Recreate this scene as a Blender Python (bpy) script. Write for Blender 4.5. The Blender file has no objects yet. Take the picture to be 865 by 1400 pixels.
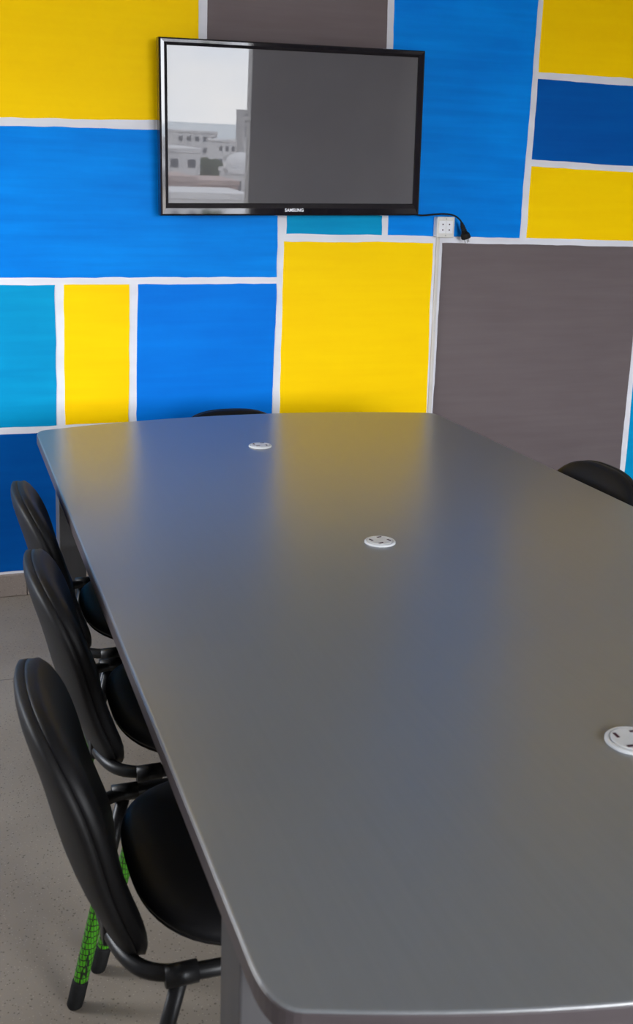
import bpy, bmesh, math, random
from mathutils import Vector, Matrix
random.seed(7)
S = bpy.context.scene
C = S.collection
PI = math.pi
R = math.radians

# ---------------------------------------------------------------- camera
cam_d = bpy.data.cameras.new('camera')
cam = bpy.data.objects.new('camera', cam_d); C.objects.link(cam)
pt, rl, yw = 1.94946918e-01, 2.87871525e-02, 3.41467543e-01
fw = Vector((math.sin(yw)*math.cos(pt), math.cos(yw)*math.cos(pt), -math.sin(pt)))
rt = Vector((math.cos(yw), -math.sin(yw), 0)); up = rt.cross(fw)
r2 = rt*math.cos(rl)+up*math.sin(rl); u2 = -rt*math.sin(rl)+up*math.cos(rl)
cam.matrix_world = Matrix(((r2.x, u2.x, -fw.x, 0), (r2.y, u2.y, -fw.y, 0), (r2.z, u2.z, -fw.z, 1.55), (0, 0, 0, 1)))
cam_d.sensor_fit = 'VERTICAL'; cam_d.sensor_height = 36; cam_d.sensor_width = 36*865/1400
cam_d.lens = 37.82; cam_d.shift_y = -0.10879; cam_d.clip_end = 3000; cam_d.clip_start = 0.02
cam_d.dof.use_dof = True; cam_d.dof.focus_distance = 3.3; cam_d.dof.aperture_fstop = 9.0
S.camera = cam

# ---------------------------------------------------------------- view
S.view_settings.view_transform = 'Standard'; S.view_settings.look = 'None'
S.view_settings.gamma = 1; S.view_settings.use_curve_mapping = False
S.view_settings.exposure = 0.2
S.cycles.use_denoising = True
S.cycles.max_bounces = 10; S.cycles.diffuse_bounces = 6; S.cycles.glossy_bounces = 5
S.cycles.sample_clamp_indirect = 2.5

# ---------------------------------------------------------------- sky: flat bright overcast
W = bpy.data.worlds.new('overcast_sky'); S.world = W; W.use_nodes = True
nt = W.node_tree; nt.nodes.clear()
wo = nt.nodes.new('ShaderNodeOutputWorld'); bg = nt.nodes.new('ShaderNodeBackground')
tc = nt.nodes.new('ShaderNodeTexCoord'); nz = nt.nodes.new('ShaderNodeTexNoise'); rp = nt.nodes.new('ShaderNodeValToRGB')
mp = nt.nodes.new('ShaderNodeMapping'); mp.inputs['Scale'].default_value = (1, 1, 2.2)
nt.links.new(tc.outputs['Generated'], mp.inputs['Vector']); nt.links.new(mp.outputs[0], nz.inputs['Vector'])
nz.inputs['Scale'].default_value = 5; nz.inputs['Detail'].default_value = 5
rp.color_ramp.elements[0].position = .35; rp.color_ramp.elements[0].color = (.80, .87, .98, 1)
rp.color_ramp.elements[1].position = .65; rp.color_ramp.elements[1].color = (1, 1, 1, 1)
nt.links.new(nz.outputs['Fac'], rp.inputs['Fac']); nt.links.new(rp.outputs[0], bg.inputs['Color'])
bg.inputs['Strength'].default_value = 26
nt.links.new(bg.outputs[0], wo.inputs['Surface'])
# light portal filling the window opening behind the photographer (guides sampling only)
WX0, WX1, WZ0, WZ1, BY = 0.75, 3.087, 0.60, 2.70, -3.0
pd = bpy.data.lights.new('window_portal', 'AREA'); pd.shape = 'RECTANGLE'; pd.size = WX1-WX0; pd.size_y = WZ1-WZ0
pd.cycles.is_portal = True
po = bpy.data.objects.new('window_portal', pd); C.objects.link(po)
po.location = ((WX0+WX1)/2, BY-0.09, (WZ0+WZ1)/2); po.rotation_euler = (R(90), 0, 0)
# a second, smaller window in the left wall beside the chairs
VY0, VY1, VZ0, VZ1, LX = 2.55, 3.5, .85, 2.05, -1.7
pd = pd.copy(); pd.size = VZ1-VZ0; pd.size_y = VY1-VY0
po = bpy.data.objects.new('window_portal', pd); C.objects.link(po)
po.location = (LX-.09, (VY0+VY1)/2, (VZ0+VZ1)/2); po.rotation_euler = (0, R(-90), 0)

# ---------------------------------------------------------------- materials
def mat(name, col, rough=.6, spec=.5, metal=0., coat=0.):
    m = bpy.data.materials.new(name); m.use_nodes = True
    b = m.node_tree.nodes['Principled BSDF']
    b.inputs['Base Color'].default_value = (*col, 1); b.inputs['Roughness'].default_value = rough
    b.inputs['Specular IOR Level'].default_value = spec; b.inputs['Metallic'].default_value = metal
    b.inputs['Coat Weight'].default_value = coat
    return m
def N(m, t, **kw):
    n = m.node_tree.nodes.new(t)
    for k, v in kw.items():
        if k in n.inputs: n.inputs[k].default_value = v
        else: setattr(n, k, v)
    return n
def L(m, a, b): m.node_tree.links.new(a, b)
def B(m): return m.node_tree.nodes['Principled BSDF']
def vary(m, c0, c1, scale=(1, 1, 1), ns=6, detail=4, lo=.3, hi=.7, bump=0, bdist=.002, obj=False):
    """mix of two colours by object-space noise, plus optional bump"""
    t = N(m, 'ShaderNodeTexCoord'); mpn = N(m, 'ShaderNodeMapping'); mpn.inputs['Scale'].default_value = scale
    n = N(m, 'ShaderNodeTexNoise', Scale=ns, Detail=detail)
    r = N(m, 'ShaderNodeValToRGB'); e = r.color_ramp.elements
    e[0].position = lo; e[0].color = (*c0, 1); e[1].position = hi; e[1].color = (*c1, 1)
    L(m, t.outputs['Object'], mpn.inputs['Vector']); L(m, mpn.outputs[0], n.inputs['Vector'])
    L(m, n.outputs['Fac'], r.inputs['Fac']); L(m, r.outputs[0], B(m).inputs['Base Color'])
    if bump:
        bp = N(m, 'ShaderNodeBump', Strength=bump, Distance=bdist); L(m, n.outputs['Fac'], bp.inputs['Height'])
        L(m, bp.outputs[0], B(m).inputs['Normal'])
    return m
def paint(name, a, b, rough=.5):
    """brushed wall paint: long horizontal strokes of slightly uneven cover"""
    m = mat(name, a, rough, .04)
    t = N(m, 'ShaderNodeTexCoord')
    m1 = N(m, 'ShaderNodeMapping'); m1.inputs['Scale'].default_value = (1.1, 1, 16)
    m2 = N(m, 'ShaderNodeMapping'); m2.inputs['Scale'].default_value = (1.3, 1, 2.4)
    n1 = N(m, 'ShaderNodeTexNoise', Scale=2.2, Detail=5); n2 = N(m, 'ShaderNodeTexNoise', Scale=2.0, Detail=3)
    ad = N(m, 'ShaderNodeMath', operation='ADD'); r = N(m, 'ShaderNodeValToRGB'); e = r.color_ramp.elements
    L(m, t.outputs['Object'], m1.inputs['Vector']); L(m, t.outputs['Object'], m2.inputs['Vector'])
    L(m, m1.outputs[0], n1.inputs['Vector']); L(m, m2.outputs[0], n2.inputs['Vector'])
    L(m, n1.outputs['Fac'], ad.inputs[0]); L(m, n2.outputs['Fac'], ad.inputs[1])
    hf = N(m, 'ShaderNodeMath', operation='MULTIPLY'); hf.inputs[1].default_value = .5
    L(m, ad.outputs[0], hf.inputs[0]); L(m, hf.outputs[0], r.inputs['Fac'])
    e[0].position = .28; e[0].color = (*a, 1); e[1].position = .74; e[1].color = (*b, 1)
    L(m, r.outputs[0], B(m).inputs['Base Color'])
    bp = N(m, 'ShaderNodeBump', Strength=.1, Distance=.001); L(m, n1.outputs['Fac'], bp.inputs['Height'])
    L(m, bp.outputs[0], B(m).inputs['Normal'])
    return m

M = {}
M['white_paint'] = vary(mat('white_wall_paint', (.7, .7, .74), .6, .3), (.66, .66, .71), (.74, .74, .78), (1, 1, 3), 5, 4, bump=.15)
M['plain_wall'] = vary(mat('plain_wall_paint', (.42, .41, .42), .7, .3), (.38, .37, .385), (.46, .45, .46), (1, 1, 1), 2.5, 4, bump=.1)
M['ceiling'] = vary(mat('ceiling_paint', (.6, .6, .6), .8, .2), (.42, .42, .42), (.48, .48, .48), (1, 1, 1), 2, 3, bump=.1)
M['yellow'] = paint('yellow_wall_paint', (.91, .56, .0003), (.96, .63, .0003))
M['blue'] = paint('bright_blue_wall_paint', (.0008, .155, .60), (.001, .25, .80))
M['deep_blue'] = paint('deep_blue_wall_paint', (.0006, .065, .30), (.0008, .095, .39))
M['royal_blue'] = paint('royal_blue_wall_paint', (.0006, .14, .60), (.0008, .185, .70))
M['teal'] = paint('teal_wall_paint', (.001, .22, .46), (.002, .31, .57))
M['grey'] = paint('warm_grey_wall_paint', (.115, .092, .095), (.145, .120, .122))

# table laminate: mid grey with faint lengthwise streaks
m = M['laminate'] = mat('grey_laminate', (.1, .1, .105), .3, 1.0)
t = N(m, 'ShaderNodeTexCoord'); mpn = N(m, 'ShaderNodeMapping'); mpn.inputs['Scale'].default_value = (34, 1.1, 1)
n = N(m, 'ShaderNodeTexNoise', Scale=3, Detail=6, Roughness=.6); r = N(m, 'ShaderNodeValToRGB'); e = r.color_ramp.elements
L(m, t.outputs['Object'], mpn.inputs['Vector']); L(m, mpn.outputs[0], n.inputs['Vector']); L(m, n.outputs['Fac'], r.inputs['Fac'])
e[0].position = .3; e[0].color = (.136, .144, .153, 1); e[1].position = .75; e[1].color = (.148, .156, .165, 1)
L(m, r.outputs[0], B(m).inputs['Base Color'])
rr = N(m, 'ShaderNodeMapRange'); rr.inputs['To Min'].default_value = .28; rr.inputs['To Max'].default_value = .31
L(m, n.outputs['Fac'], rr.inputs['Value']); L(m, rr.outputs[0], B(m).inputs['Roughness'])

M['edge_band'] = vary(mat('table_edge_band', (.12, .1, .1), .4, .4), (.055, .045, .048), (.07, .058, .062), (1, 1, 8), 5)
M['leg_board'] = vary(mat('grey_table_leg_board', (.1, .1, .1), .45, .4), (.055, .053, .056), (.07, .068, .071), (20, 20, 1), 2)

# chair materials
m = M['leather'] = mat('black_leatherette', (.005, .0048, .0054), .5, .2)
v = N(m, 'ShaderNodeTexVoronoi', Scale=260); bp = N(m, 'ShaderNodeBump', Strength=.12, Distance=.0006)
t = N(m, 'ShaderNodeTexCoord'); L(m, t.outputs['Object'], v.inputs['Vector']); L(m, v.outputs['Distance'], bp.inputs['Height']); L(m, bp.outputs[0], B(m).inputs['Normal'])
M['shell'] = vary(mat('black_plastic_shell', (.01, .01, .01), .55, .22), (.007, .0067, .007), (.010, .0095, .0098), (1, 1, 1), 180, 2, bump=.1, bdist=.0005)
M['tube'] = vary(mat('black_painted_tube', (.01, .01, .01), .4, .3), (.006, .006, .0065), (.010, .010, .0105), (1, 1, 1), 60, 2)
M['rubber'] = vary(mat('black_rubber', (.012, .012, .012), .7, .15), (.006, .006, .006), (.009, .009, .009), (1, 1, 1), 90, 2)
# green leg sleeve printed with a black honeycomb net
m = M['green'] = mat('green_honeycomb_sleeve', (.08, .45, .01), .45, .4)
t = N(m, 'ShaderNodeTexCoord'); mpn = N(m, 'ShaderNodeMapping'); mpn.inputs['Scale'].default_value = (1.0, 1.0, .45)
v = N(m, 'ShaderNodeTexVoronoi', Scale=190, Randomness=.2, feature='DISTANCE_TO_EDGE')
r = N(m, 'ShaderNodeValToRGB'); e = r.color_ramp.elements
e[0].position = .07; e[0].color = (.006, .008, .004, 1); e[1].position = .12; e[1].color = (.045, .24, .004, 1)
L(m, t.outputs['Object'], mpn.inputs['Vector']); L(m, mpn.outputs[0], v.inputs['Vector']); L(m, v.outputs['Distance'], r.inputs['Fac']); L(m, r.outputs[0], B(m).inputs['Base Color'])

# terrazzo
def terrazzo(name, a, b, chip, light):
    m = mat(name, a, .55, .25)
    t = N(m, 'ShaderNodeTexCoord'); n = N(m, 'ShaderNodeTexNoise', Scale=2.5, Detail=5)
    r = N(m, 'ShaderNodeValToRGB'); e = r.color_ramp.elements
    e[0].position = .35; e[0].color = (*a, 1); e[1].position = .68; e[1].color = (*b, 1)
    L(m, t.outputs['Object'], n.inputs['Vector']); L(m, n.outputs['Fac'], r.inputs['Fac'])
    last = r.outputs[0]
    for sc, lo, hi, col, seed in ((48, .08, .15, chip, 0), (100, .12, .2, chip, 3), (120, .12, .2, light, 7), (38, .045, .07, tuple(c*.5 for c in chip), 11)):
        mpn = N(m, 'ShaderNodeMapping'); mpn.inputs['Location'].default_value = (seed, seed*1.7, 0)
        v = N(m, 'ShaderNodeTexVoronoi', Scale=sc, Randomness=1)
        q = N(m, 'ShaderNodeMapRange'); q.inputs['From Min'].default_value = lo; q.inputs['From Max'].default_value = hi
        q.inputs['To Min'].default_value = .75; q.inputs['To Max'].default_value = 0
        mx = N(m, 'ShaderNodeMix', data_type='RGBA')
        L(m, t.outputs['Object'], mpn.inputs['Vector']); L(m, mpn.outputs[0], v.inputs['Vector']); L(m, v.outputs['Distance'], q.inputs['Value'])
        L(m, q.outputs[0], mx.inputs['Factor']); L(m, last, mx.inputs[6]); mx.inputs[7].default_value = (*col, 1); last = mx.outputs[2]
    L(m, last, B(m).inputs['Base Color'])
    return m
M['terrazzo'] = terrazzo('grey_terrazzo', (.190, .160, .130), (.235, .202, .165), (.070, .058, .047), (.30, .265, .22))
M['skirting'] = terrazzo('brown_grey_skirting_stone', (.22, .18, .155), (.27, .225, .195), (.15, .12, .105), (.33, .29, .255))
M['grout'] = vary(mat('dark_joint_filler', (.06, .055, .05), .9, .2), (.05, .045, .04), (.075, .07, .062), (1, 1, 1), 30)

# electrics
M['bezel'] = vary(mat('gloss_black_bezel', (.008, .007, .009), .035, .4), (.007, .006, .008), (.010, .008, .011), (1, 1, 1), 3)
m = M['screen'] = mat('dark_glossy_screen', (.05, .048, .052), .035, .28)
vary(m, (.084, .080, .086), (.094, .090, .095), (1, 1, 1), 3)
B(m).inputs['Roughness'].default_value = .004
M['tv_back'] = vary(mat('matt_black_plastic', (.015, .015, .016), .6, .4), (.013, .013, .014), (.018, .018, .019), (1, 1, 1), 50)
M['logo'] = mat('silver_lettering', (.85, .85, .88), .3, .5)
M['socket'] = vary(mat('cream_white_plastic', (.62, .6, .56), .35, .5), (.60, .58, .54), (.66, .64, .60), (1, 1, 1), 30)
M['socket_white'] = vary(mat('white_plastic_insert', (.74, .74, .76), .3, .5), (.72, .72, .74), (.78, .78, .80), (1, 1, 1), 30)
M['hole'] = mat('dark_socket_hole', (.05, .02, .03), .8, .2)
M['steel'] = mat('steel_screw', (.45, .45, .45), .35, .5, 1)
M['grommet'] = vary(mat('pale_grey_plastic_cap', (.55, .56, .57), .4, .5), (.52, .53, .54), (.60, .61, .62), (1, 1, 1), 40)
M['duct'] = vary(mat('grey_cream_duct_plastic', (.55, .52, .48), .5, .4), (.50, .475, .44), (.58, .555, .52), (3, 3, 1), 5)
M['window_frame'] = vary(mat('grey_aluminium_frame', (.4, .39, .38), .4, .5), (.36, .355, .35), (.44, .43, .42), (1, 1, .3), 6)
M['curtain'] = vary(mat('grey_curtain_cloth', (.2, .19, .2), .9, .1), (.17, .165, .172), (.22, .212, .22), (8, 8, .6), 4, bump=.2)

# ---------------------------------------------------------------- mesh helpers
def new(name, bm, m, parent=None, smooth=False, rec=True):
    me = bpy.data.meshes.new(name)
    if rec: bmesh.ops.recalc_face_normals(bm, faces=bm.faces)
    bm.to_mesh(me); bm.free()
    for mm in (m if isinstance(m, (list, tuple)) else [m]): me.materials.append(M[mm] if isinstance(mm, str) else mm)
    if smooth: me.polygons.foreach_set('use_smooth', [True]*len(me.polygons))
    o = bpy.data.objects.new(name, me); C.objects.link(o)
    if parent: o.parent = parent
    return o
def thing(name, label, cat, loc=(0, 0, 0), rz=0, group=None):
    o = bpy.data.objects.new(name, None); C.objects.link(o); o.location = loc; o.rotation_euler = (0, 0, rz)
    o.empty_display_size = .1
    tag(o, label, cat, group); return o
def tag(o, label, cat, group=None):
    o['label'] = label; o['category'] = cat
    if group: o['group'] = group
    return o
def struct(name, bm, m, parent=None):
    o = new(name, bm, m, parent)
    if not parent: o['kind'] = 'structure'
    return o
def box(bm, x0, x1, y0, y1, z0, z1, bev=0, seg=2):
    t = bmesh.new()
    bmesh.ops.create_cube(t, size=1)
    bmesh.ops.scale(t, verts=t.verts, vec=(x1-x0, y1-y0, z1-z0))
    bmesh.ops.translate(t, verts=t.verts, vec=((x0+x1)/2, (y0+y1)/2, (z0+z1)/2))
    if bev: bmesh.ops.bevel(t, geom=t.edges[:], offset=bev, segments=seg, affect='EDGES', profile=.5)
    me = bpy.data.meshes.new('tmp'); t.to_mesh(me); t.free(); bm.from_mesh(me); bpy.data.meshes.remove(me)
    return bm
def bx(*a, **k): return box(bmesh.new(), *a, **k)
def tube(bm, pts, r, n=12, cap=True, sx=1.0):
    """sweep a circle along points (r may be a list)"""
    pts = [Vector(p) for p in pts]; rs = r if isinstance(r, (list, tuple)) else [r]*len(pts)
    rings = []; prev = None
    for i, p in enumerate(pts):
        d = (pts[min(i+1, len(pts)-1)]-pts[max(i-1, 0)]).normalized()
        if prev is None:
            a = d.orthogonal().normalized()
        else:
            a = (prev-d*prev.dot(d)).normalized()
        prev = a; b = d.cross(a)
        rings.append([bm.verts.new(p+(a*math.cos(2*PI*k/n)+b*math.sin(2*PI*k/n))*rs[i]) for k in range(n)])
    for A, Bq in zip(rings, rings[1:]):
        for k in range(n): bm.faces.new((A[k], A[(k+1) % n], Bq[(k+1) % n], Bq[k]))
    if cap:
        bm.faces.new(rings[0]); bm.faces.new(rings[-1])
    return bm
def smooth_path(pts, n=6):
    """Catmull-Rom through points"""
    P = [Vector(p) for p in pts]; out = []
    for i in range(len(P)-1):
        p0, p1, p2, p3 = P[max(i-1, 0)], P[i], P[i+1], P[min(i+2, len(P)-1)]
        for k in range(n):
            t = k/n
            out.append(.5*((2*p1)+(p2-p0)*t+(2*p0-5*p1+4*p2-p3)*t*t+(3*p1-p0-3*p2+p3)*t**3))
    out.append(P[-1]); return out
def prism(bm, outline, z0, z1, bev=0):
    """vertical prism from an xy outline, top rim optionally rounded"""
    n = len(outline)
    cx = sum(p[0] for p in outline)/n; cy = sum(p[1] for p in outline)/n
    layers = [(z0, 0)]
    if bev:
        layers += [(z0+bev*.3, -0.0)] + [(z1-bev+bev*math.sin(a), bev*(1-math.cos(a))) for a in (0, PI/8, PI/4, 3*PI/8, PI/2)]
    else: layers += [(z1, 0)]
    nor = []
    for i in range(n):
        a = Vector(outline[i-1]); b = Vector(outline[(i+1) % n]); d = (b-a).normalized(); nor.append(Vector((-d.y, d.x)))
    rings = [[bm.verts.new((outline[i][0]+nor[i].x*ins, outline[i][1]+nor[i].y*ins, z)) for i in range(n)] for z, ins in layers]
    for A, Bq in zip(rings, rings[1:]):
        for k in range(n): bm.faces.new((A[k], A[(k+1) % n], Bq[(k+1) % n], Bq[k]))
    bm.faces.new(rings[0]); bm.faces.new(rings[-1])
    return bm
def lathe(bm, prof, c=(0, 0, 0), n=32, axis='z'):
    """profile list of (r,h) revolved about an axis through c"""
    rings = []
    for r_, h in prof:
        ring = []
        for k in range(n):
            a = 2*PI*k/n; u, w = r_*math.cos(a), r_*math.sin(a)
            p = (u, w, h) if axis == 'z' else (u, h, w)
            ring.append(bm.verts.new((c[0]+p[0], c[1]+p[1], c[2]+p[2])))
        rings.append(ring)
    for A, Bq in zip(rings, rings[1:]):
        for k in range(n): bm.faces.new((A[k], A[(k+1) % n], Bq[(k+1) % n], Bq[k]))
    bm.faces.new(rings[0]); bm.faces.new(rings[-1])
    return bm

# ================================================================ ROOM
RX0, RX1, RZ, WY = -1.7, 4.5, 2.9, 4.015
# painted feature wall: white plaster, colour fields as thin brushed coats of paint on it
wall = struct('wall_back', bx(RX0-.1, RX1+.1, WY, WY+.2, 0, RZ), 'white_paint')
wall['label'] = 'white plaster wall painted with large yellow, blue, teal and grey rectangles'
def field(kind, bl, br, tr, tl, step=.03, jit=.0008):
    pts = []
    cs = [bl, br, tr, tl]
    for i in range(4):
        a, b = cs[i], cs[(i+1) % 4]; Ld = math.hypot(b[0]-a[0], b[1]-a[1]); k = max(2, int(Ld/step))
        off = 0
        for j in range(k):
            t_ = j/k
            off = .75*off+random.gauss(0, jit) if j else 0
            dx, dz = (b[0]-a[0])/Ld, (b[1]-a[1])/Ld
            pts.append((a[0]+(b[0]-a[0])*t_-dz*off, a[1]+(b[1]-a[1])*t_+dx*off))
    bm = bmesh.new()
    f = [bm.verts.new((x, WY-.0012, z)) for x, z in pts]; g = [bm.verts.new((x, WY+.001, z)) for x, z in pts]
    bm.faces.new(f)
    for i in range(len(f)): bm.faces.new((f[i], g[i], g[(i+1) % len(f)], f[(i+1) % len(f)]))
    bm.faces.new(list(reversed(g)))
    bmesh.ops.recalc_face_normals(bm, faces=bm.faces)
    o = new('painted_rectangle', bm, kind, wall)
    o['label'] = {'yellow': 'yellow', 'blue': 'bright blue', 'deep_blue': 'deep blue', 'royal_blue': 'royal blue', 'teal': 'teal', 'grey': 'warm grey'}[kind]+' painted rectangle'
    return o
L0, TOPZ = RX0-.05, RZ
field('yellow', (L0, 1.716), (.931, 1.779), (.931, TOPZ), (L0, TOPZ))
field('blue', (L0, 1.198), (1.248, 1.206), (1.25, 1.752), (L0, 1.690))
field('grey', (.964, 1.80), (1.672, 1.80), (1.664, TOPZ), (.964, TOPZ))
field('teal', (1.283, 1.373), (1.683, 1.373), (1.68, 1.77), (1.282, 1.77))
field('blue', (1.709, 1.374), (2.306, 1.369), (2.336, TOPZ), (1.688, TOPZ))
field('yellow', (2.346, 2.039), (RX1, 2.042), (RX1, TOPZ), (2.350, TOPZ))
field('deep_blue', (2.341, 1.692), (RX1, 1.64), (RX1, 2.005), (2.345, 2.013))
field('yellow', (2.339, 1.370), (RX1, 1.350), (RX1, 1.62), (2.342, 1.664))
field('teal', (L0, .655), (.400, .654), (.404, 1.177), (L0, 1.165))
field('yellow', (.433, .654), (.669, .654), (.674, 1.179), (.436, 1.178))
field('royal_blue', (.700, .654), (1.239, .654), (1.247, 1.181), (.707, 1.179))
field('yellow', (1.270, .540), (1.916, .540), (1.911, 1.344), (1.274, 1.344))
field('teal', (1.268, .10), (1.917, .10), (1.916, .514), (1.269, .514))
field('deep_blue', (L0, .10), (1.235, .10), (1.238, .629), (L0, .627))
field('grey', (1.944, .10), (2.897, .10), (2.914, 1.338), (1.951, 1.345))
field('teal', (2.926, .10), (RX1, .10), (RX1, 1.31), (2.940, 1.336))

bm = bmesh.new()
box(bm, RX0-.2, RX0, BY-.2, VY0, 0, RZ); box(bm, RX0-.2, RX0, VY1, WY, 0, RZ)
box(bm, RX0-.2, RX0, VY0, VY1, 0, VZ0); box(bm, RX0-.2, RX0, VY0, VY1, VZ1, RZ)
struct('wall_left', bm, 'plain_wall')
struct('wall_right', bx(RX1, RX1+.2, BY-.2, WY, 0, RZ), 'plain_wall')
struct('ceiling', bx(RX0-.2, RX1+.2, BY-.2, WY+.2, RZ, RZ+.2), 'ceiling')
bm = bmesh.new()
box(bm, RX0-.2, WX0, BY-.2, BY, 0, RZ); box(bm, WX1, RX1+.2, BY-.2, BY, 0, RZ)
for a_, b_ in ((WX0, WX1),):
    box(bm, a_, b_, BY-.2, BY, 0, WZ0); box(bm, a_, b_, BY-.2, BY, WZ1, RZ)
struct('wall_front', bm, 'plain_wall')
# window: aluminium frame round the opening
bm = bmesh.new()
fwid = .05
box(bm, WX0, WX0+fwid, BY-.14, BY-.06, WZ0, WZ1); box(bm, WX1-.02, WX1+.02, BY-.14, BY+.01, WZ0-.02, WZ1+.02)
box(bm, WX0, WX1, BY-.14, BY-.06, WZ0, WZ0+fwid); box(bm, WX0, WX1, BY-.14, BY-.06, WZ1-fwid, WZ1)
win = struct('window_1', bm, 'window_frame')
bm = bmesh.new()
box(bm, LX-.14, LX-.06, VY0, VY0+fwid, VZ0, VZ1); box(bm, LX-.14, LX-.06, VY1-fwid, VY1, VZ0, VZ1)
box(bm, LX-.14, LX-.06, VY0, VY1, VZ0, VZ0+fwid); box(bm, LX-.14, LX-.06, VY0, VY1, VZ1-fwid, VZ1)
struct('window_2', bm, 'window_frame')
new('mullion', bx(1.62, 1.67, BY-.13, BY-.07, WZ0, WZ1), 'window_frame', win)
bm = bx(WX1+.02, WX1+.17, BY, BY+.03, .3, 2.8, bev=.004)
struct('trim_1', bm, 'window_frame')
# curtain hanging right of the window
bm = bmesh.new()
nX = 90; xs = [3.30+(4.05-3.30)*i/nX for i in range(nX+1)]
fr = [[bm.verts.new((x, BY+.10+.028*math.sin(x*52)+.008*math.sin(x*131+z), z)) for x in xs] for z in (.12, 1.0, 1.9, 2.78)]
for a_, b_ in zip(fr, fr[1:]):
    for i in range(nX): bm.faces.new((a_[i], a_[i+1], b_[i+1], b_[i]))
cur = new('curtain', bm, 'curtain', smooth=True)
md = cur.modifiers.new('thickness', 'SOLIDIFY'); md.thickness = .004
tag(cur, 'grey floor length curtain hanging beside the window opposite the painted wall', 'curtain')
rod = new('curtain_rod', tube(bmesh.new(), [(3.26, BY+.10, 2.80), (4.15, BY+.10, 2.80)], .012), 'window_frame', smooth=True)
new('rod_bracket', bx(3.275, 3.295, BY, BY+.10, 2.79, 2.81), 'window_frame', rod); new('rod_bracket', bx(4.10, 4.12, BY, BY+.10, 2.79, 2.81), 'window_frame', rod)
tag(rod, 'thin grey rod carrying the grey curtain', 'rod')

# floor slab with cast terrazzo panels and dark joints
floor = struct('floor', bx(RX0-.2, RX1+.2, BY-.2, WY+.2, -.15, -.004), 'grout')
fx = [RX0-.1, -.7, .9, 2.5, 4.1, RX1+.1]; fy = [BY-.1, -1.467, .12, 1.707, 3.294, WY+.05]
for i in range(5):
    for j in range(5):
        g_ = .0016
        o = new('floor_tile', bx(fx[i]+g_, fx[i+1]-g_, fy[j]+g_, fy[j+1]-g_, -.02, 0), 'terrazzo', floor)
# skirting on the painted wall: stone tiles
sk = bpy.data.objects.new('baseboard_back', None); C.objects.link(sk); sk['kind'] = 'structure'
x = RX0
while x < RX1:
    x1 = min(x+.33, RX1)
    new('skirting_tile', bx(x+.001, x1-.001, WY-.012, WY+.005, .001, .087, bev=.003), 'skirting', sk); x = x1

# ================================================================ CITY OUTSIDE (seen mirrored in the screen)
M['far_white'] = vary(mat('whitewashed_render', (.62, .62, .64), .9, .1), (.56, .56, .58), (.66, .66, .68), (1, 1, 1), .3)
M['far_grey'] = vary(mat('grey_concrete', (.4, .4, .41), .9, .1), (.34, .34, .36), (.44, .44, .45), (1, 1, 1), .2)
M['far_pink'] = vary(mat('dusty_pink_plaster', (.42, .33, .31), .9, .1), (.36, .29, .28), (.48, .39, .37), (1, 1, 1), .3)
M['far_glass'] = mat('dark_window_glass', (.10, .11, .13), .3, .5)
M['foliage'] = vary(mat('dark_green_leaves', (.05, .07, .045), .9, .1), (.035, .05, .035), (.09, .11, .07), (1, 1, 1), .5)
M['bark'] = mat('brown_bark', (.09, .06, .04), .9, .1)
M['earth'] = vary(mat('dusty_ground', (.36, .32, .29), .95, .1), (.28, .25, .22), (.44, .40, .36), (1, 1, 1), .04)
M['sea'] = mat('pale_sea', (.20, .27, .33), .25, .5)
GZ = -16.0
o = struct('ground', bx(-400, 500, -900, -20, GZ-1, GZ), 'earth'); 
o = new('sea', bx(-2500, 2500, -2900, -900, GZ-1.5, GZ-.5), 'sea'); o['kind'] = 'structure'
def mir(px, py, D):
    """where the line seen at a spot of the screen lands, D metres behind the window line"""
    X = .80+(px-229)*.00269; Z = 2.032-(py-61)*.00254
    s = (Z-1.55)/3.93-.062
    return X*(1+(3.93+D)/3.93), Z+s*(3.93+D)
def building(px0, px1, pytop, D, depth, mname, label, floors=3, cols=4, pybot=None):
    x0, zt = mir(px0, pytop, D); x1, _ = mir(px1, pytop, D); 
    t_ = thing('city_building', label, 'building', ((x0+x1)/2, -D-depth/2, GZ))
    w, h = x1-x0, zt-GZ
    new('wall', bx(-w/2, w/2, -depth/2, depth/2, 0, h), mname, t_)
    new('parapet', bx(-w/2-.15, w/2+.15, -depth/2-.15, depth/2+.15, h-.35, h+.25), mname, t_)
    sh = 3.1; first = None
    for f in range(floors):
        for c in range(cols):
            cxx = -w/2+(c+.5)*w/cols; zz = h-1.9-f*sh
            if zz < 1: continue
            ww = min(1.1, w/cols*.5)
            new('window', bx(cxx-ww/2, cxx+ww/2, depth/2-.05, depth/2+.06, zz-.6, zz+.6), 'far_glass', t_)
    return t_
building(205, 276, 203, 150, 14, 'far_white', 'large plain white block at the left of the reflected city', 5, 3)
building(243, 299, 177, 290, 22, 'far_white', 'white apartment block just below the reflected sea horizon', 6, 5)
building(300, 326, 188, 262, 12, 'far_white', 'lower white block right of the reflected apartment block', 5, 3)
building(215, 240, 181, 330, 16, 'far_grey', 'distant grey block at the far left of the reflected city', 5, 3)
building(336, 350, 144, 480, 14, 'far_grey', 'tall slim tower at the right edge of the reflected city', 26, 3)
building(276, 330, 247, 125, 10, 'far_pink', 'low dusty pink house beneath the reflected trees', 2, 4)
building(324, 352, 231, 135, 8, 'far_white', 'small white house with a domed roof in the reflection', 2, 2)
building(205, 270, 243, 110, 9, 'far_pink', 'low brown roofed house in the lower left of the reflection', 2, 3)
building(230, 345, 266, 95, 8, 'far_white', 'long low white wall along the bottom of the reflected city', 1, 7)
building(100, 206, 172, 170, 20, 'far_white', 'wide white block left of the window view', 7, 6)
building(365, 440, 185, 262, 20, 'far_white', 'white block hidden beside the curtain', 6, 5)
x_, z_ = mir(334, 231, 139)
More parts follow.
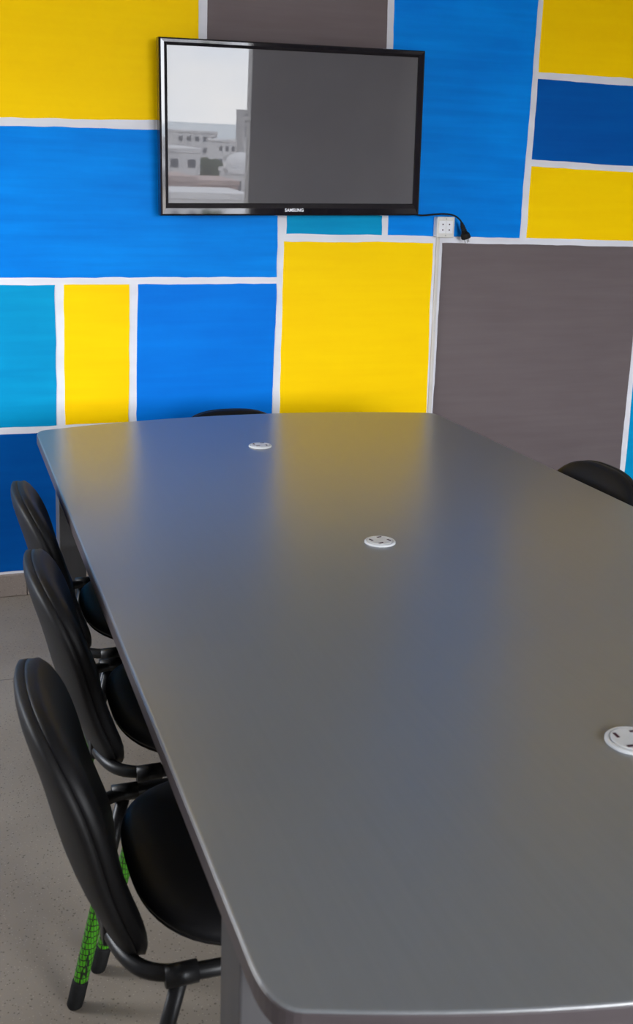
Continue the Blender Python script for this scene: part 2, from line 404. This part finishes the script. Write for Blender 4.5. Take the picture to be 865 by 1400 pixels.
d_ = new('roof_dome', lathe(bmesh.new(), [(2.6*math.cos(a*PI/16), 2.6*math.sin(a*PI/16)) for a in range(8)], (x_, -139, z_+.1), 20), 'far_white', smooth=True)
tag(d_, 'round white dome on the small white house', 'dome')
def tree(px, py, D, rad, label):
    X, Z = mir(px, py, D)
    t_ = thing('leafy_tree', label, 'tree', (X, -D, GZ), 0, 'dark trees between the houses')
    H = Z-GZ
    bm = bmesh.new()
    for k in range(9):
        a = random.uniform(0, 2*PI); rr_ = random.uniform(0, .6)*rad
        s_ = rad*random.uniform(.4, .65)
        q = bmesh.ops.create_icosphere(bm, subdivisions=2, radius=s_)
        off = Vector((rr_*math.cos(a), rr_*math.sin(a), H-rad*random.uniform(.4, 1.3)))
        for v_ in q['verts']: v_.co = v_.co*random.uniform(.85, 1.15)+off
    new('crown', bm, 'foliage', t_)
    new('trunk', tube(bmesh.new(), [(0, 0, 0), (.2, .1, H*.4), (0, 0, H-rad)], [.45, .35, .25], 8), 'bark', t_)
for k, (px, py, rad) in enumerate(((281, 213, 4.0), (290, 216, 3.4), (299, 220, 3.6), (308, 224, 3.2), (317, 221, 3.0), (324, 226, 2.6))):
    tree(px, py, 168+11*k, rad*.85, ('leftmost', 'second from left', 'third from left', 'third from right', 'second from right', 'rightmost')[k]+' of the six dark trees mirrored in the screen')

# ================================================================ TABLE
tab = thing('conference_table', 'long grey laminate conference table with bowed ends and rounded corners', 'table', (1.0, 2.19, 0))
def arc(cx, cy, r_, a0, a1, n=8): return [(cx+r_*math.cos(a0+(a1-a0)*i/n), cy+r_*math.sin(a0+(a1-a0)*i/n)) for i in range(n+1)]
TX0, TX1 = .284, 1.712
out = []
def end(ycorner, bow, sgn):
    """outline of a bowed end from left to right"""
    pts = []; cr = .055; n = 30
    hw = (TX1-TX0)/2; cxm = (TX0+TX1)/2
    for i in range(n+1):
        x_ = TX0+cr*.55+(TX1-TX0-cr*1.1)*i/n
        u = (x_-cxm)/hw
        pts.append((x_, ycorner+sgn*bow*(1-u*u)))
    return pts
far = end(3.515, .115, 1); near = end(.885, .135, -1)
def corner(p, q, c):   # quadratic blend from p to q around c
    return [((1-t)**2*p[0]+2*t*(1-t)*c[0]+t*t*q[0], (1-t)**2*p[1]+2*t*(1-t)*c[1]+t*t*q[1]) for t in [i/8 for i in range(9)]]
out += corner((TX0, 3.45), far[0], (TX0, 3.515))[:-1]+far+corner(far[-1], (TX1, 3.45), (TX1, 3.515))[1:]
out += corner((TX1, .955), near[-1], (TX1, .885))[:-1]+list(reversed(near))+corner(near[0], (TX0, .955), (TX0, .885))[1:]
out = [(x-1.0, y-2.19) for x, y in out][::-1]     # counter-clockwise
# inset direction must point inwards
bm = prism(bmesh.new(), out, .7225, .75, bev=.004)
for f in bm.faces: f.material_index = 0
top = new('tabletop', bm, ['laminate'], tab)
ins = [(x*.9992, y*.9996) for x, y in out]
# edge band: thin strip standing on the board's rim
bm = bmesh.new(); n = len(out)
nor = []
for i in range(n):
    a = Vector(out[i-1]); b = Vector(out[(i+1) % n]); d = (b-a).normalized(); nor.append(Vector((d.y, -d.x)))
rings = [[bm.verts.new((out[i][0]+nor[i].x*o_, out[i][1]+nor[i].y*o_, z_)) for i in range(n)] for z_, o_ in ((.7215, 0), (.7215, .0015), (.746, .0015), (.7475, .0002))]
for A, Bq in zip(rings, rings[1:]):
    for k in range(n): bm.faces.new((A[k], A[(k+1) % n], Bq[(k+1) % n], Bq[k]))
for k in range(n): bm.faces.new((rings[-1][k], rings[-1][(k+1) % n], rings[0][(k+1) % n], rings[0][k]))
eb = new('edge_band', bm, 'edge_band', tab); eb['label'] = 'brownish grey edge band'
for sx in (0, 1):
    for y0 in (1.05, 3.21):
        x0 = (.300 if y0 < 2 else .322) if sx == 0 else 1.61
        new('leg', bx(x0-1, x0+.08-1, y0-2.19, y0+.09-2.19, 0, .7225, bev=.003), 'leg_board', tab)
for y0 in (1.08, 3.24): new('cross_rail', bx(.38-1, 1.62-1, y0-2.19, y0+.03-2.19, .62, .7225), 'leg_board', tab)
for x0 in (.52, 1.45): new('long_rail', bx(x0-1, x0+.03-1, 1.11-2.19, 3.24-2.19, .66, .7225), 'leg_board', tab)

# cable grommets set into the tabletop
def grommet(x, y, rz, r0, label):
    g = thing('cable_grommet', label, 'grommet', (x, y, .75), rz, 'cable grommets along the tabletop')
    bm = lathe(bmesh.new(), [(r0*.96, -.012), (r0*.96, 0), (r0, .0002), (r0, .0028), (r0*.95, .0048), (r0*.86, .0050), (r0*.84, .0036), (r0*.5, .0036), (.001, .0036)][1:], (0, 0, 0), 40)
    new('rim', bm, 'grommet', g, smooth=False)
    bm = lathe(bmesh.new(), [(r0*.80, .0034), (r0*.80, .0052), (r0*.76, .0060), (.001, .0062)], (0, 0, 0), 36)
    new('cap', bm, 'grommet', g)
    for k in range(4):
        a = PI/4+k*PI/2
        s = bx(-r0*.06, r0*.06, -r0*.17, r0*.17, .0058, .0066)
        bmesh.ops.rotate(s, verts=s.verts, cent=(0, 0, 0), matrix=Matrix.Rotation(a+.6, 3, 'Z'))
        bmesh.ops.translate(s, verts=s.verts, vec=(r0*.58*math.cos(a), r0*.58*math.sin(a), 0))
        new('cable_slot', s, 'hole', g)
    return g
grommet(.937, 3.152, .2, .036, 'small pale grommet cap nearest the painted wall')
grommet(.944, 2.190, .5, .036, 'pale round grommet cap in the middle of the grey tabletop')
grommet(.956, 1.235, .1, .041, 'pale round grommet cap nearest the front of the tabletop')

# ================================================================ CHAIRS (local: +x forward, origin on the floor under the seat)
def interp(tab_, z):
    if z <= tab_[0][0]: return tab_[0][1]
    for (a, xa), (b, xb) in zip(tab_, tab_[1:]):
        if z <= b:
            t = (z-a)/(b-a); return xa+(xb-xa)*t
    return tab_[-1][1]
SEAM = [(.43, -.247), (.46, -.262), (.52, -.287), (.58, -.305), (.64, -.319), (.70, -.337), (.74, -.352), (.78, -.366), (.82, -.374)]
def seam(z):
    return sum(interp(SEAM, z+d) for d in (-.03, -.015, 0, .015, .03))/5
HW, ZC, ZT, ZB = .225, .60, .187, .212
def pad(bm, surf, nr=11, na=64, sides=(1, -1)):
    """closed cushion: rings of points (u in 0..1, angle) given by surf(side, u, a)"""
    rim = [bm.verts.new(surf(0, 1.0, 2*PI*k/na)) for k in range(na)]
    for s in sides:
        prev = rim
        for i in range(nr-1, 0, -1):
            u = math.sin(PI/2*i/nr)
            ring = [bm.verts.new(surf(s, u, 2*PI*k/na)) for k in range(na)]
            for k in range(na): bm.faces.new((prev[k], prev[(k+1) % na], ring[(k+1) % na], ring[k]))
            prev = ring
        c = bm.verts.new(surf(s, 0, 0))
        for k in range(na): bm.faces.new((prev[k], prev[(k+1) % na], c))
    return bm
def se(a, n):
    c, s = math.cos(a), math.sin(a)
    k = (abs(c)**n+abs(s)**n)**(-1/n); return c*k, s*k
def back_pt(u, a, off, scale=1.0):
    s_ = math.sin(a)
    cy_, cz_ = se(a, 3.0 if s_ > 0 else 4.4)
    hw = HW*(1.0-.06*max(0, u*cz_))
    y = hw*u*cy_*scale; z = ZC+(ZT if s_ > 0 else ZB)*u*cz_*scale
    return Vector((seam(z)+.055*(y/HW)**2*.5+off, y, z))
def cushion_surf(side, u, a):
    if side == 0: return back_pt(1, a, .006, .985)
    if side > 0: return back_pt(u, a, .006+.030*(1-u**6)**.5)
    return back_pt(u, a, .000)
def shell_surf(side, u, a):
    if side == 0: return back_pt(1, a, -.008, .99)
    if side > 0: return back_pt(u, a, -.001)
    return back_pt(u, a, -.008-.022*(1-u**5)**.5)
SX, SY = .215, .232
def seat_pt(u, a, z):
    c = math.cos(a); x, y = se(a, 2.6 if c < 0 else 3.6)
    return Vector((SX*u*x, SY*u*y*(1-.03*x), z+.012*max(0, -x*u)**3-.02*max(0, x*u)**4))
def seat_surf(side, u, a):
    if side == 0: return seat_pt(1, a, .440)
    if side > 0: return seat_pt(u, a, .440+.036*(1-u**5)**.5)
    return seat_pt(u, a, .434)
def pan_surf(side, u, a):
    if side == 0: return seat_pt(.985, a, .428)
    if side > 0: return seat_pt(u*.985, a, .4335)
    return seat_pt(u*.96, a, .428-.018*(1-u**6)**.5)
RH = .0122
def make_chair(label):
    t = thing('visitor_chair', label, 'chair')
    new('seat', pad(bmesh.new(), seat_surf), 'leather', t, smooth=True)
    new('seat_pan', pad(bmesh.new(), pan_surf), 'shell', t, smooth=True)
    new('backrest', pad(bmesh.new(), cushion_surf), 'leather', t, smooth=True)
    new('back_shell', pad(bmesh.new(), shell_surf), 'shell', t, smooth=True)
    # U-shaped tube round the back of the seat
    z = .425
    hoop = [(.10, -.251, z), (-.08, -.253, z), (-.17, -.248, z), (-.225, -.225, z), (-.252, -.17, z), (-.262, -.08, z-.004), (-.262, .08, z-.004), (-.252, .17, z), (-.225, .225, z), (-.17, .248, z), (-.08, .253, z), (.10, .251, z)]
    new('frame_hoop', tube(bmesh.new(), smooth_path(hoop, 5), RH, 12), 'tube', t, smooth=True)
    for s in (-1, 1):
        bm = bmesh.new()
        box(bm, -.272, -.250, s*.12-.018, s*.12+.018, .405, .52, bev=.004)
        new('back_bracket', bm, 'tube', t)
        new('seat_bracket', bx(-.02, .02, s*.235-.03, s*.235+.03, .402, .421, bev=.003), 'tube', t)
        # four legs splayed from the hoop, lower half in a printed green sleeve
        for fx_, tx in ((-.276, -.175), (.225, .07)):
            A = Vector((tx, s*.250, z)); F = Vector((fx_, s*.235, .0))
            P = lambda q: A.lerp(F, q)
            lg = new('leg', tube(bmesh.new(), [P(0), P(.30), P(.92)], RH, 12), 'tube', t, smooth=True)
            sl = new('leg_sleeve', tube(bmesh.new(), [P(.30), P(.32), P(.86), P(.88)], [RH+.001, RH+.0022, RH+.0022, RH+.001], 16), 'green', lg, smooth=True)
            sl['label'] = 'green sleeve with black honeycomb net'
            d = (F-A).normalized()
            E_ = F-d*.011*0
            bm = tube(bmesh.new(), [P(.872), P(.885), P(.965), Vector((F.x, F.y, .004)), Vector((F.x, F.y, 0.0))], [RH+.0015, RH+.0035, RH+.0035, RH+.003, RH], 14)
            new('rubber_foot', bm, 'rubber', lg, smooth=True)
            new('leg_joint', tube(bmesh.new(), [A+Vector((-.024, 0, 0)), A+Vector((.024, 0, 0))], RH+.004, 12), 'tube', lg, smooth=True)
    return t
def copy_tree(o, parent=None):
    c = o.copy(); C.objects.link(c)
    if parent: c.parent = parent
    for ch in list(o.children): copy_tree(ch, c)
    return c
GL = 'black visitor chairs around the conference table'
proto = make_chair('black leatherette chair nearest the camera on the left side, seat fully visible')
proto['group'] = GL
SPOTS = [((.472, 1.600), 0, None),
         ((.528, 2.155), 0, 'middle black chair of the three along the left side of the table'),
         ((.539, 2.713), 0, 'farthest black chair on the left side, against the blue wall'),
         ((1.445, 2.56), PI, 'black chair on the right side, backrest peeking over the table edge'),
         ((0.985, 3.345), -PI/2, 'black chair at the far end, backrest top showing before the painted wall')]
for (x, y), rz, lab in SPOTS:
    c = proto if lab is None else copy_tree(proto)
    c.location = (x, y, 0); c.rotation_euler = (0, 0, rz)
    if lab: c['label'] = lab
    if y > 3:
        for ch in c.children:
            if ch.name.startswith('back') : ch.location.z -= .032

# ================================================================ TELEVISION
tv = thing('television', 'wall mounted black flat screen television tilted slightly forward', 'television', (1.285, 3.925, 1.7555))
tv.rotation_euler = (R(1.78), R(-1.1), 0)
w2, h2 = .514, .311
# ring bezel: profile swept round the rectangle
bm = bmesh.new()
inL, inR, inT, inB = .030, .028, .026, .046
def ringv(l, r_, t_, b_, y): return [bm.verts.new((-w2+l, y, -h2+b_)), bm.verts.new((w2-r_, y, -h2+b_)), bm.verts.new((w2-r_, y, h2-t_)), bm.verts.new((-w2+l, y, h2-t_))]
rg = [ringv(0, 0, 0, 0, .045), ringv(0, 0, 0, 0, .006), ringv(.002, .002, .002, .002, .0015), ringv(.007, .007, .006, .007, -.001),
      ringv(inL*.62, inR*.62, inT*.6, inB*.6, -.0005), ringv(inL-.003, inR-.003, inT-.003, inB-.003, .0025), ringv(inL, inR, inT, inB, .0055), ringv(inL, inR, inT, inB, .012)]
for A, Bq in zip(rg, rg[1:]):
    for k in range(4): bm.faces.new((A[k], A[(k+1) % 4], Bq[(k+1) % 4], Bq[k]))
new('bezel', bm, 'bezel', tv)
new('screen', bx(-w2+inL-.004, w2-inR+.004, .007, .012, -h2+inB-.004, h2-inT+.004), 'screen', tv)
bk = new('back_case', bx(-w2+.004, w2-.004, .013, .048, -h2+.004, h2-.004, bev=.006), 'tv_back', tv)
new('case_bulge', bx(-.3, .3, .048, .062, -.22, .18, bev=.006), 'tv_back', bk)
new('wall_bracket', bx(-.2, .2, .060, .083, -.13, .09, bev=.003), 'tv_back', tv)
# lettering on the lower bezel
cu = bpy.data.curves.new('lettering', 'FONT'); cu.body = 'SAMSUNG'; cu.size = .0165; cu.extrude = .0004; cu.align_x = 'CENTER'; cu.align_y = 'CENTER'
cu.offset = .0005; cu.space_character = 1.04
tmp = bpy.data.objects.new('tmp', cu); C.objects.link(tmp)
bpy.context.view_layer.update()
me = bpy.data.meshes.new_from_object(tmp.evaluated_get(bpy.context.evaluated_depsgraph_get()))
bpy.data.objects.remove(tmp)
me.materials.clear(); me.materials.append(M['logo'])
xs = [v.co.x for v in me.vertices]; wid = max(xs)-min(xs)
for v in me.vertices: v.co.x *= .074/wid
lo = bpy.data.objects.new('lettering', me); C.objects.link(lo); lo.parent = tv
lo.location = (-.004, -.0013, -h2+.0205); lo.rotation_euler = (R(90), 0, 0); lo['label'] = 'silver maker lettering on the lower bezel'

# ================================================================ SOCKET, DUCT, PLUG
so = thing('wall_socket', 'cream surface mounted double wall socket right of the television', 'socket', (1.945, WY, 1.41))
new('back_box', bx(-.037, .037, -.034, 0, -.040, .040, bev=.003), 'socket', so)
new('face_plate', bx(-.0385, .0385, -.040, -.033, -.0415, .0415, bev=.003), 'socket', so)
for s in (-1, 1):
    ins_ = new('socket_insert', bx(s*.0155-.0145, s*.0155+.0145, -.042, -.039, -.025, .025, bev=.001), 'socket_white', so)
    for zz in (-.011, .011):
        new('pin_hole', lathe(bmesh.new(), [(.0031, -.0426), (.0031, -.0415), (.0005, -.0414)], (s*.0145, 0, zz), 14, 'y'), 'hole', ins_)
    new('screw', lathe(bmesh.new(), [(.0032, -.0395), (.0032, -.0412), (.0012, -.0420)], (0, 0, s*.033), 14, 'y'), 'steel', so)
du = new('cable_duct', bx(1.922, 1.936, WY-.010, WY-.0011, .088, 1.370, bev=.002), 'duct')
tag(du, 'narrow cream cable duct running down the wall below the socket', 'duct')
new('duct_screw', lathe(bmesh.new(), [(.0028, 0), (.0028, -.0015), (.001, -.0018)], (1.929, WY-.010, .985), 12, 'y'), 'steel', du)

pl = thing('power_cord', 'black television power cord with a loose plug dangling beside the socket', 'cord', (2.03, 3.975, 1.39))
pts = [(1.74, 3.996, 1.50), (1.785, 3.990, 1.466), (1.83, 3.978, 1.455), (1.88, 3.970, 1.459), (1.93, 3.968, 1.463), (1.975, 3.966, 1.457), (2.002, 3.966, 1.440), (2.012, 3.967, 1.425)]
loc = Vector(pl.location)
new('cable', tube(bmesh.new(), [p-loc for p in smooth_path(pts, 6)], .0034, 10), 'rubber', pl, smooth=True)
pts = [Vector(p)-loc for p in ((2.010, 3.967, 1.430), (2.014, 3.967, 1.418), (2.022, 3.968, 1.400), (2.027, 3.968, 1.388))]
pg = new('plug', tube(bmesh.new(), pts, [.0055, .0075, .0095, .0115], 14), 'rubber', pl, smooth=True)
for k in range(4):
    q = pts[1].lerp(pts[3], k/4+.05)
    new('strain_ridge', tube(bmesh.new(), [q, q+Vector((.0008, 0, -.0022))], .0105+.0008*k, 14), 'rubber', pg)
bm = bmesh.new()
q = Vector((2.032, 3.968, 1.375))-loc; dd = Vector((.35, 0, -1)).normalized()
tube(bm, [q-dd*.016, q-dd*.010, q+dd*.006, q+dd*.010], [.012, .0185, .0200, .0175], 18)
new('plug_head', bm, 'rubber', pg, smooth=False)
for s in (-1, 0, 1):
    sd = Vector((1, 0, .35)).normalized()
    a_ = q+sd*.0085*s+dd*.010+Vector((0, -.004 if s == 0 else 0, 0)); new('pin', tube(bmesh.new(), [a_, a_+dd*.016], .0020, 10), 'steel', pg)
